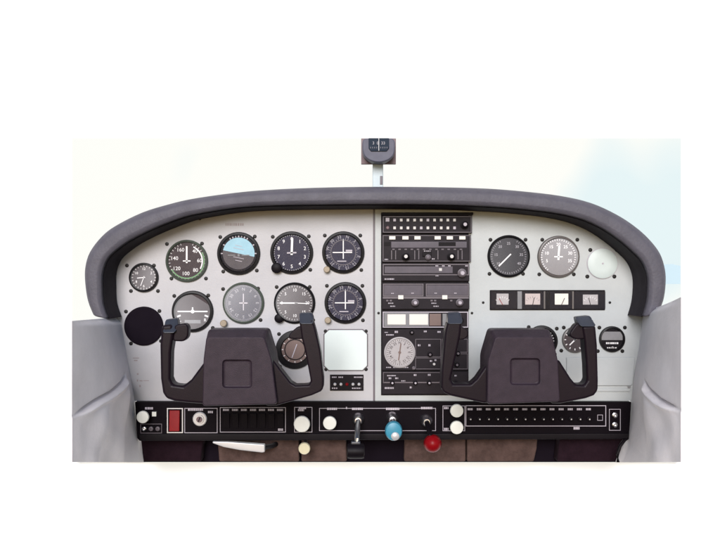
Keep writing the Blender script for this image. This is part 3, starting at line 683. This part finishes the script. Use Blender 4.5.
# lowest unit
t = radio('transmitter_selector', 'lowest unit of the radio column, three small dark knobs on a pale line', (382, 371, 467.8, 393.5), -0.010)
frame('window_frame', 'trim', t, (383, 371.6, 440, 382.4), -0.010, .5)
PB('rail', 'trim', t, (384, 381.2, 466, 382.0), -0.0116, -0.0108)
for x in (392, 414.8, 428.5, 455): knobz('knob', t, x, 381.6, 2.3, -0.010, 'black', .010, 14, 'greymark')
bm = B()
for x0, x1, y, h in ((387, 396, 375, 1), (388.5, 391, 377.6, 1.6), (395, 398, 377.6, 1.6), (413.5, 416, 374.4, 1.8), (427.5, 430, 374.2, 1.8), (401, 405, 380.2, .9), (384.6, 393.5, 387.3, 1.7), (409.5, 411.5, 386.7, 1.8), (454, 456, 375, 1.4)):
    dashes(bm, x0, x1, y, h, -0.0102, 1.3, .4, int(x0))
letters(bm, 'lettering', 'greymark', t)

def rnd(pts, r=3.0, n=4):
    out = []
    L = len(pts)
    for i, p in enumerate(pts):
        p = Vector(p); a_ = Vector(pts[i - 1]) - p; b_ = Vector(pts[(i + 1) % L]) - p
        ra = min(r, a_.length * .45); rb = min(r, b_.length * .45)
        A = p + a_.normalized() * ra; Bq = p + b_.normalized() * rb
        for k in range(n + 1):
            t = k / n; q = A * (1 - t) ** 2 + p * 2 * t * (1 - t) + Bq * t * t; out.append((q.x, q.y))
    return out
# ------------------------------------------------------------------ magnetic compass on its post
cp = thing('magnetic_compass', 'grey boxy magnetic compass on a pale post standing on the glareshield', 'compass', U(378.5, 187, -0.02))
def upr(bm, r, y0, y1, pd):
    a = U(r[0], r[3], pd); c = U(r[2], r[1], pd); box(bm, a.x, c.x, y0, y1, a.z, c.z)
bm = B(); upr(bm, (361.2, 138, 396, 163.8), -0.016, -0.006, -0.02); fin(bm, 'mounting_plate', 'copper', cp, bevel=.0008)
bm = B(); pts = [(362.3, 138.3), (395, 138.3), (395, 151), (393, 156.5), (387.5, 160.8), (378.7, 162.6), (370, 160.8), (364.4, 156.5), (362.3, 151)]
prism(bm, rnd(pts, 5, 4), -0.055, -0.0165, -0.055); fin(bm, 'case', 'compass', cp, bevel=.0025, seg=3)
bm = B(); prism(bm, [(368.6, 138.2), (389, 138.2), (389, 148.5), (386.5, 151.4), (371, 151.4), (368.6, 148.5)], -0.058, -0.0545, -0.055); wn = fin(bm, 'window', 'compassblue', cp, bevel=.001)
bm = B(); add_text(bm, '3  0  33', U(378.8, 143.2, -0.0588), 0.0080)
for i in range(9):
    p = U(370.6 + i * 2.05, 147.6, -0.0586); bar(bm, p, 0, -0.0016, 0.0016, .0006, 0, .0003)
fin(bm, 'card_figures', 'softmark', wn, smooth=False)
bm = B(); bar(bm, U(378.8, 144.6, -0.0590), 0, -0.0118, 0.0120, .0009, -0.0004, .0003); fin(bm, 'lubber_line', 'white', wn, smooth=False)
bm = B(); upr(bm, (372.6, 163.8, 383.2, 188), -0.012, -0.007, -0.012); fin(bm, 'post', 'post', cp, bevel=.0012)
bm = B(); upr(bm, (380, 176, 382.6, 184.5), -0.014, -0.0121, -0.012); fin(bm, 'clip', 'trim', cp, bevel=.0004)

# ------------------------------------------------------------------ control yokes
YH = -0.235
def mirror_ok(pts): return pts
def yoke(label, hub, larm, rarm, lcap, rcap, lth, rth, pad, cx, cy):
    c = U(cx, cy, YH); t = thing('control_yoke', label, 'control yoke', (c.x, 0.0, c.z), 'control yokes')
    # hub: loft of rounded outlines
    bm = B(); P0 = [U(x, y, YH) for x, y in hub]
    cen = sum(P0, Vector()) / len(P0)
    rows = []
    zb = min(p.z for p in P0)
    for sc, y, up, wide in ((0.972, YH, 1, 1), (0.988, YH + 0.0015, 1, 1), (1.0, YH + 0.005, 1, 1), (1.0, YH + 0.030, 1.075, 1.035), (1.0, YH + 0.036, 1.085, 1.04), (1.0, YH + 0.072, 1.085, 1.04), (0.97, YH + 0.082, 1.06, 1.02)):
        rows.append([bm.verts.new((cen.x + (p.x - cen.x) * sc * wide, y, zb + ((cen.z + (p.z - cen.z) * sc) - zb) * up)) for p in P0])
    for a_, b_ in zip(rows, rows[1:]):
        for k in range(len(a_)): bm.faces.new((a_[k], a_[(k + 1) % len(a_)], b_[(k + 1) % len(a_)], b_[k]))
    bm.faces.new(rows[0]); bm.faces.new(rows[-1])
    h = fin(bm, 'hub', 'yoke', t, angle=25)
    # square recess in the hub
    bm = B(); prism(bm, pad, YH - 0.01, YH + 0.006, YH)
    cut = fin(bm, 'cut', 'yoke', t, bevel=0.004, seg=4)
    bo = h.modifiers.new('x', 'BOOLEAN'); bo.operation = 'DIFFERENCE'; bo.object = cut; bo.solver = 'EXACT'
    bake(h); bpy.data.objects.remove(cut)
    bv = h.modifiers.new('b', 'BEVEL'); bv.width = 0.0012; bv.segments = 3; bv.limit_method = 'ANGLE'; bv.angle_limit = math.radians(40)
    wn_ = h.modifiers.new('w', 'WEIGHTED_NORMAL'); wn_.keep_sharp = False; wn_.weight = 90
    pr = [U(x, y, YH) for x, y in pad]; pc = sum(pr, Vector()) / len(pr)
    bm = B(); f = [bm.verts.new((pc.x + (p.x - pc.x) * .86, YH + 0.0052, pc.z + (p.z - pc.z) * .86)) for p in pr]; b = [bm.verts.new((v.co.x, YH + 0.0062, v.co.z)) for v in f]
    bm.faces.new(f); bm.faces.new(b)
    for i in range(len(f)): bm.faces.new((f[i], b[i], b[(i + 1) % len(f)], f[(i + 1) % len(f)]))
    fin(bm, 'centre_pad', 'yoke', t, bevel=.0004)
    for pts in (larm, rarm):
        bm = B(); prism(bm, pts, YH + 0.012, YH + 0.048, YH + 0.02)
        fin(bm, 'horn', 'grip', t, bevel=0.0055, seg=4, angle=60)
    for pts in (lcap, rcap):
        bm = B(); prism(bm, pts, YH + 0.008, YH + 0.044, YH + 0.01)
        for v in bm.verts:                         # the cap leans back, its face tipped to the sky
            if v.co.y < YH + 0.02 and v.co.z > U(0, max(p[1] for p in pts) - 4, YH).z: v.co.y += 0.017
        fin(bm, 'horn_cap', 'cap', t, bevel=0.0025, seg=3)
    for pts in (lth, rth):
        bm = B(); prism(bm, pts, YH + 0.016, YH + 0.040, YH + 0.02)
        fin(bm, 'thumb_switch', 'grip', t, bevel=0.003, seg=3)
    bm = B(); lathe(bm, Vector((c.x, 0, c.z + 0.012)), [(0.016, -0.001), (0.016, YH + 0.08)], 28, cap0=True, cap1=True)
    fin(bm, 'shaft', 'silver', t)
    bm = B(); lathe(bm, Vector((c.x, 0, c.z + 0.012)), [(0.030, -0.003), (0.030, -0.010), (0.018, -0.016), (0.0165, -0.016)], 28)
    fin(bm, 'shaft_collar', 'black', t)
    return t
yoke('dark purple-brown yoke with two upright horns, in front of the flight instruments',
     rnd([(206, 336.5), (264.5, 336.5), (272, 360), (277.5, 404.5), (202, 406.5), (203, 360)], 3.5),
     [(162.5, 325), (173, 324), (174, 335), (171.5, 352), (171, 378), (173.5, 384), (184, 385.5), (192, 379), (206, 360), (212, 360), (212, 404), (190, 402.5), (176, 401), (167, 398), (163.5, 392), (161.5, 378), (160.8, 345)],
     [(299.5, 321), (313, 320), (316, 330), (319, 342), (321, 352), (323.8, 378), (323.5, 388), (321, 391), (312, 395), (277, 405), (266, 405), (266, 352), (272, 357), (280, 368), (291, 382), (296, 385), (309, 384.5), (311, 381), (309, 370), (305, 350), (302, 338)],
     rnd([(163.5, 320), (175.5, 318.5), (176.5, 326), (175, 333), (163, 333)], 2), rnd([(298.5, 313.5), (311, 313), (313, 317), (313.3, 324), (300, 324)], 2),
     rnd([(175, 325), (186, 323), (189, 327), (188.5, 337), (184, 341.5), (173, 341)], 3), rnd([(303, 326), (297, 327), (290, 333), (288.5, 337), (291, 339), (304, 339)], 2),
     rnd([(222.5, 360), (251.5, 360), (251.8, 388), (222.5, 388)], 4), 240, 368)
yoke('dark purple-brown yoke with two upright horns, between the radios and the glovebox',
     rnd([(495, 336.5), (553, 336.5), (558.5, 361), (560.5, 402), (487, 404.5), (487.5, 361)], 3.5),
     [(447.5, 321), (461.5, 321), (460, 335), (457, 350), (452.5, 370), (450.5, 379), (453, 383.5), (470, 383.5), (476, 378), (489, 359), (496, 359), (496, 403), (482, 402.5), (449, 395), (443, 392), (440.8, 387), (441.5, 370), (443.5, 345), (445, 330)],
     [(581, 326), (594.5, 325), (596.3, 345), (597.2, 380), (597, 390), (593, 395), (585, 398), (560, 403), (550, 403), (550, 361), (558, 359), (563, 367), (570, 378), (575, 384), (583, 384.5), (586, 380), (585.5, 365), (583.5, 340)],
     rnd([(449, 313), (461.5, 312.7), (463, 318), (462, 324), (447.5, 324)], 2), rnd([(577.8, 317.5), (592, 316), (594.5, 319), (595.5, 326.5), (580, 326.5)], 2),
     rnd([(456, 327), (463, 327), (468, 330), (468, 336), (464, 339.5), (455, 340)], 2), rnd([(584, 324), (576, 323), (569, 333), (570, 337), (575, 339.5), (585, 339)], 3),
     rnd([(510.5, 358.5), (540, 358.5), (540, 385), (510.5, 385)], 4), 523, 368)

# ------------------------------------------------------------------ lower switch panel
YP = -0.02
sp = thing('control_console', 'long low black switch panel along the bottom of the pale instrument panel', 'switch panel', (U(382, 438, YP).x, YP, U(382, 438, YP).z))
def Q(bm, r, y0, y1, pd=YP):
    a = U(r[0], r[3], pd); c = U(r[2], r[1], pd); box(bm, a.x, c.x, y0, y1, a.z, c.z)
def QB(name, m, parent, r, y0, y1, bevel=0.0, pd=YP):
    bm = B(); Q(bm, r, y0, y1, pd); return fin(bm, name, m, parent, bevel=bevel)
def qdash(bm, x0, x1, y, h, step=1.6, gap=.4, seed=1, yy=YP):
    r_ = random.Random(seed); x = x0
    while x < x1:
        w_ = step * r_.uniform(.6, 1.1); Q(bm, (x, y - h / 2, min(x + w_, x1), y + h / 2), yy - .0004, yy + 0.0002); x += w_ + gap * r_.uniform(.7, 1.4)
def qdashes(bm, *a, **k):
    qdash(bm, *a, **k)
def qframe(name, m, parent, r, w_=.55, yy=YP):
    bm = B(); x0, y0, x1, y1 = r
    Q(bm, (x0, y0, x1, y0 + w_), yy - .0008, yy + .0002); Q(bm, (x0, y1 - w_, x1, y1), yy - .0008, yy + .0002)
    Q(bm, (x0, y0 + w_, x0 + w_, y1 - w_), yy - .0008, yy + .0002); Q(bm, (x1 - w_, y0 + w_, x1, y1 - w_), yy - .0008, yy + .0002)
    return fin(bm, name, m, parent, smooth=False)
bm = B(); prism(bm, [(134.8, 402), (631.5, 402), (629, 437), (628, 439), (139.5, 441), (137, 438)], YP, YP + 0.016, YP); fin(bm, 'faceplate', 'blackgloss', sp, bevel=.0012)
bm = B(); prism(bm, [(139.5, 433.5), (628.5, 433), (628, 438.5), (139.5, 440.5)], YP - .004, YP + 0.001, YP); fin(bm, 'lower_lip', 'black', sp, bevel=.0015)
# plates
for r in ((184.5, 408, 217.5, 433), (220, 407.2, 285.8, 432.3), (294.3, 407, 312.3, 432.3), (319.2, 408, 435.8, 430.9), (442.6, 405.6, 465, 431)): qframe('plate_outline', 'greymark', sp, r)
qframe('plate_outline', 'greymark', sp, (465.5, 405.3, 606, 426.3), .7); qframe('plate_outline', 'greymark', sp, (609, 409, 620.5, 430.5), .5)
qframe('plate_outline', 'trim', sp, (140.5, 423.7, 162, 433.3), .6)
bm = B()
LB = [(223 + i * 9, 229 + i * 9, 409.9, 1.9, 1.8, .3, i) for i in range(7)]
for x0, x1, y in ((298.8, 306, 408), (346, 347, 408), (327, 337, 408.8), (352, 363, 408.8), (386, 399.5, 408.8), (421, 432.5, 408), (298, 304, 410), (145, 153, 408.3), (188, 203, 409.6), (208, 213, 412), (278, 283, 429.6), (444, 448.5, 408), (444, 448.5, 429), (158, 163, 442 - 4)):
    LB.append((x0, x1, y, 2.2, 2.0, .3, int(x0)))
for i in range(14): LB.append((467.6 + i * 9.1, 472.6 + i * 9.1, 409.2, 2.0, 2.4, .25, i + 20))
LB.append((573.5, 579.5, 428.2, 2.6, 3, .2, 4))
bm.free()
for l_ in LB:
    bm = B(); qdash(bm, *l_); fin(bm, 'switch_label', 'greymark', sp, smooth=False)
# rocker switches
for i in range(7):
    bm = B(); Q(bm, (223.2 + i * 9, 413.2, 229.8 + i * 9, 428.2), YP - .006, YP + .0005)
    for v in bm.verts:
        if v.co.y < YP and v.co.z < U(0, 420, YP).z: v.co.y += 0.004
    fin(bm, 'rocker_switch', 'black', sp, bevel=.0008)
# breakers
for i in range(14):
    x = 470.3 + i * 9.12; bm = B(); c = U(x, 418.8, YP)
    lathe(bm, c, [(2.3 * S, 0.0005), (2.3 * S, -0.003), (1.9 * S, -0.0036), (1.2 * S, -0.0036), (1.1 * S, -0.006)], 14, cap1=True)
    b_ = fin(bm, 'circuit_breaker', 'black', sp)
    bm = B(); lathe(bm, c, [(0.7 * S, -0.0059), (0.7 * S, -0.0066)], 8, cap1=True); fin(bm, 'rating_mark', 'button', b_)
qframe('selector_outline', 'greymark', sp, (597.3, 414.7, 602.7, 420.5), .4)
# red master switch
fr = qframe('switch_guard', 'silverpaint', sp, (167, 408, 183, 433), 1.0); 
bm = B(); Q(bm, (169.8, 410.2, 180, 430.6), YP - .008, YP + .0005)
for v in bm.verts:
    if v.co.y < YP and v.co.z > U(0, 420, YP).z: v.co.y += 0.004
fin(bm, 'master_switch', 'red', sp, bevel=.001)
# key switch
bm = B(); c = U(200, 418.8, YP); lathe(bm, c, [(7 * S, 0.0005), (7 * S, -.003), (6.2 * S, -.0045), (4.4 * S, -.0045), (4.2 * S, -.007)], 28, cap1=True); k = fin(bm, 'key_switch', 'silverpaint', sp)
bm = B(); lathe(bm, c, [(2.9 * S, -.0069), (2.9 * S, -.009)], 16, cap1=True); fin(bm, 'lock_barrel', 'copper', k)
bm = B(); bar(bm, c, math.radians(20), -2.4 * S, 2.4 * S, .9 * S, YP * 0 + c.y * 0 - .0092, .0006)
bm.free(); bm = B(); bar(bm, Vector((c.x, 0, c.z)), math.radians(20), -2.4 * S, 2.4 * S, .9 * S, c.y - .0091, .0006); fin(bm, 'key_slot', 'black', k, smooth=False)
# jacks
for x, y, r in ((144.5, 428.6, 2.2), (151.3, 428.6, 2.2), (158, 428.6, 2.2), (614.5, 415, 2.7), (614.5, 424.6, 2.7)):
    bm = B(); c = U(x, y, YP); lathe(bm, c, [(r * S, .0005), (r * S, -.003), (r * .7 * S, -.004), (r * .4 * S, -.004), (r * .4 * S, -.001)], 18, cap1=True); fin(bm, 'jack_socket', 'silver' if x > 600 or x < 146 else 'trim', sp)
QB('push_button', 'whiteknob', sp, (152.5, 411.5, 156.8, 416), YP - .005, YP + .0005, .0004)

# pull knobs
def pull_knob(x, y, r, label, m='whiteknob', d=0.03, lean=(0, 0)):
    c = U(x, y, YP - d); t = thing('pull_knob', label, 'pull knob', (c.x, YP, c.z), 'round pull knobs on the switch panel')
    k = r * S * (D + YP - d) / D
    bm = B(); lathe(bm, Vector((c.x, YP, c.z)), [(k * .35, .0005), (k * .35, -d + .008)], 14, cap1=True); fin(bm, 'stem', 'silver', t)
    bm = B(); lathe(bm, Vector((c.x, YP, c.z)), [(k * .45, -d + .012), (k * .9, -d + .009), (k, -d + .005), (k, -d + .002), (k * .93, -d), (k * .5, -d - .0008)], 32, cap0=True, cap1=True); fin(bm, 'knob', m, t)
    return t
pull_knob(142.5, 417.3, 6.2, 'white pull knob left of the red switch on the black switch panel')
pull_knob(301.8, 424.3, 8.2, 'largest white pull knob, under the right horn of the left yoke')
pull_knob(329.7, 423.2, 6.8, 'white pull knob between the largest white one and the throttle lever')
pull_knob(456.9, 411, 6.7, 'upper of the two stacked white pull knobs right of the red ball knob')
pull_knob(456.9, 427.7, 6.7, 'lower of the two stacked white pull knobs right of the red ball knob')
# knob hanging below the panel
c = U(304.3, 448.6, -0.03); t = thing('pull_knob', 'small cream knob hanging below the black switch panel, in front of the brown carpet', 'pull knob', (c.x, 0.02, c.z), 'round pull knobs on the switch panel')
bm = B(); lathe(bm, Vector((c.x, 0.02, c.z)), [(.004, .012), (.004, -.045)], 12, cap1=True); fin(bm, 'stem', 'silver', t)
bm = B(); lathe(bm, Vector((c.x, 0.02, c.z)), [(.006, -.040), (.0115, -.044), (.0118, -.049), (.0105, -.052)], 24, cap0=True, cap1=True); fin(bm, 'knob', 'creamknob', t)
bm = B(); tube(bm, [Vector((c.x, 0.012, c.z)), Vector((c.x, 0.0, c.z + .008)), Vector((c.x, -0.003, c.z + 0.021))], .003, 8); fin(bm, 'bracket', 'black', t)

# engine control levers
def lever(x, ytop, xk, yk, km, label, kind):
    cb = U(x, ytop, YP - .02); t = thing('engine_lever', label, 'control lever', (cb.x, YP, cb.z), 'engine control levers')
    bm = B(); lathe(bm, Vector((cb.x, YP, cb.z)), [(.0125, .0005), (.0125, -.005), (.010, -.008), (.0085, -.02), (.006, -.023)], 22, cap1=True); fin(bm, 'collar', 'silver', t)
    kc = U(xk, yk, YP - .065)
    bm = B(); tube(bm, [Vector((cb.x, YP - .014, cb.z)), Vector((cb.x, YP - .034, cb.z - .002)), kc.lerp(Vector((cb.x, YP - .04, cb.z)), .45) + Vector((0, -.01, 0)), kc], [.005, .0052, .005, .0045], 12); fin(bm, 'stem', 'silver' if kind != 'mix' else 'black', t)
    bm = B()
    if kind == 'throttle':
        lathe(bm, kc, [(.006, -.0165), (.0135, -.0155), (.0145, -.010), (.0145, .010), (.0135, .0155), (.006, .0165)], 26, axis='X', cap0=True, cap1=True)
        o = fin(bm, 'knob', km, t)
        bm = B(); box(bm, kc.x - .009, kc.x + .009, kc.y - .004, kc.y + .008, kc.z + .008, kc.z + .0185); fin(bm, 'knob_shoulder', 'cap', o, bevel=.002)
    elif kind == 'prop':
        lathe(bm, kc, [(.008, .010), (.014, .007), (.0165, .001), (.0165, -.005), (.0145, -.010), (.008, -.012)], 30, cap0=True, cap1=True)
        for v in bm.verts: v.co = kc + Vector((v.co.x - kc.x, v.co.y - kc.y, (v.co.z - kc.z) * 1.12))
        o = fin(bm, 'knob', km, t)
        bm = B(); lathe(bm, kc + Vector((.0025, -.0122, -.0085)), [(.0078, .002), (.0078, -.001), (.005, -.003)], 20, cap1=True); fin(bm, 'knob_button', 'silverpaint', o)
    else:
        pr = [(.0165 * math.sin(a_), -.0165 * math.cos(a_)) for a_ in [PI * (i + .5) / 12 for i in range(12)]]
        lathe(bm, kc, pr[::-1], 28, cap0=True, cap1=True)
        o = fin(bm, 'knob', km, t)
        bm = B(); lathe(bm, kc, [(.0168, -.002), (.0174, 0), (.0168, .002)], 28); fin(bm, 'knob_band', km, o)
    return t
lever(358, 420.5, 355.8, 451, 'black', 'engine lever with a black barrel knob hanging below the switch panel', 'throttle')
lever(392.6, 419.5, 393.6, 430.5, 'blue', 'engine lever with a light blue knob, between the black and red ones', 'prop')
lever(426.8, 422, 432.6, 443.5, 'red', 'engine lever with a round red ball knob', 'mix')

# ------------------------------------------------------------------ below the switch panel
fw = thing('footwell', 'dark footwell below the black switch panel, lined with brown and maroon carpet', 'footwell', (U(380, 462, .05).x, 0.06, U(380, 462, .05).z))
def Fq(name, m, pts, y0, y1, bevel=.002, parent=fw):
    bm = B(); prism(bm, pts, y0, y1, y0); return fin(bm, name, m, parent, bevel=bevel)
Fq('bulkhead', 'matblack', [(138, 434), (630, 434), (624, 462.3), (141, 462.3)], .056, .075)
Fq('carpet', 'brown', [(217, 436), (299, 436), (299.3, 462), (219, 462)], .03, .055, .004)
Fq('carpet', 'brown', [(301.5, 436), (342, 436), (346, 441), (347, 462), (301.2, 462)], .028, .055, .004)
Fq('carpet', 'brown', [(405, 436), (466, 436), (466, 462), (404, 462)], .03, .055, .004)
Fq('carpet', 'brown', [(467, 436), (538, 436), (537, 449), (534, 462), (467, 462)], .027, .055, .004)
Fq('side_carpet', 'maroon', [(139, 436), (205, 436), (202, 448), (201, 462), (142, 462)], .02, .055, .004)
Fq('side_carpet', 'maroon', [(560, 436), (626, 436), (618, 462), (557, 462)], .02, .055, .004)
t = thing('parking_brake', 'silvery tapered handle lying sideways below the left part of the black switch panel', 'brake handle', U(262, 447, -.02))
bm = B(); prism(bm, [(213, 441), (228, 441.2), (265, 444), (265, 451.5), (262, 452), (240, 449.5), (224, 446.5), (213, 442.6)], -.026, -.014, -.02); fin(bm, 'handle', 'silverpaint', t, bevel=.0025)
bm = B(); tube(bm, [U(262, 447.5, -.016), U(272, 446, .01), U(276, 444, .03)], .005, 8); fin(bm, 'pivot_arm', 'black', t)

# ------------------------------------------------------------------ side walls with map pockets
def interp(pts, x):
    if x <= pts[0][0]: return pts[0][1]
    for (a_, b_), (c_, d_) in zip(pts, pts[1:]):
        if x <= c_: return b_ + (d_ - b_) * (x - a_) / (c_ - a_)
    return pts[-1][1]
def sst(x): x = max(0, min(1, x)); return x * x * (3 - 2 * x)
def sidewall(label, sgn, xback, xf, topf, topb, curve, lab):
    NU, NV = 150, 150
    YFW = -0.35
    t = thing('sidewall', label, 'side wall', (sgn * 0.48, -0.17, -0.35), 'padded cockpit side walls')
    bm = B(); G = []; G2 = []
    for i in range(NU + 1):
        outer = []
        u = i / NU; y = 0.012 + (YFW - 0.012) * u
        k = (D + y) / D; row = []
        for j in range(NV + 1):
            v = j / NV
            zt = topf * u + topb * (1 - u); zb = U(0, 462.0, YFW).z * u + U(0, 462.3, 0.012).z * (1 - u)
            z = zt + (zb - zt) * v
            py = 270 - z / (S * k)
            xb = U(interp(xback, 270 - z / S), 0, 0).x
            x = xb + (xf - xb) * u
            px = 360 + x / (S * k)
            inn = -sgn                                    # towards the cabin
            d = py - interp(curve, px)
            amp = sst(((124 - px) / 6) if sgn < 0 else ((px - 648) / 5))
            fr = 1 - 0.95 * sst((u - .8) / .2)
            edge = sst(d / 1.6) * 0.008 * amp - 0.010 * amp * math.exp(-((d + 1.3) / 1.5) ** 2)
            lip = 0.003 * amp * math.exp(-((d - 3.0) / 2.0) ** 2)
            q_ = px * sgn * -1
            fold = amp * sst(d / 12) * (0.0030 * math.sin(q_ * .30 + py * .04) + .0022 * math.sin(q_ * .16 - py * .11 + 1.3))
            soft = 0.0012 * math.sin(px * .11 + py * .05 + 1) + 0.001 * math.sin(py * .09 - px * .07)
            bulge = 0.010 * math.sin(PI * v) * math.sin(PI * u)
            edgeround = -0.010 * (1 - sst(v / 0.06)) ** 2 * math.sin(PI * min(1, .3 + u * .7))
            near = sst(u / .12)
            outer.append((x - inn * (0.0015 + 0.020 * (1 - u)), y, z))
            x += inn * ((edge + lip) * fr + (fold + soft) * near * (1 - sst((u - .85) / .15)) + bulge + edgeround)
            row.append(bm.verts.new((x, y, z)))
        G.append(row); G2.append([bm.verts.new(p) for p in outer])
    for a_, b_ in zip(G, G[1:]):
        for j in range(NV): bm.faces.new((a_[j], a_[j + 1], b_[j + 1], b_[j]))
    for a_, b_ in zip(G2, G2[1:]):
        for j in range(NV): bm.faces.new((a_[j], b_[j], b_[j + 1], a_[j + 1]))
    def ring(H): return H[0] + [r_[-1] for r_ in H[1:]] + H[-1][-2::-1] + [r_[0] for r_ in H[-2:0:-1]]
    ra, rb = ring(G), ring(G2)
    for k in range(len(ra)): bm.faces.new((ra[k], ra[(k + 1) % len(ra)], rb[(k + 1) % len(ra)], rb[k]))
    o = fin(bm, 'padding', 'vinyl', t, angle=70)
    return t
xf_l = U(72, 0, -0.35).x; xf_r = U(681, 0, -0.35).x
sidewall('left padded side wall in pale lilac-grey vinyl with a sagging map pocket', -1, [(300, 118), (320, 120.5), (360, 127), (401, 134.6), (440, 139.5), (462, 142)],
         xf_l, U(0, 321, -.35).z, U(0, 318, 0).z, [(72, 417), (82, 410), (93, 401), (104, 394), (115.5, 384), (122, 376), (125, 367)], '')
sw = sidewall('right padded side wall in pale lilac-grey vinyl with a sagging map pocket', 1, [(300, 645), (320, 643), (350, 639.5), (401, 632), (440, 627), (462, 617.5)],
         xf_r, U(0, 297, -.35).z, U(0, 311, 0).z, [(649, 381), (655, 391), (665, 401), (681, 411)], '')
bm = B(); tube(bm, [U(630, 436, -.012), U(624.5, 440, -.02), U(620, 446, -.025), U(617.5, 454, -.025), U(618, 462, -.025)], .0035, 8); fin(bm, 'edge_welt', 'black', sw)
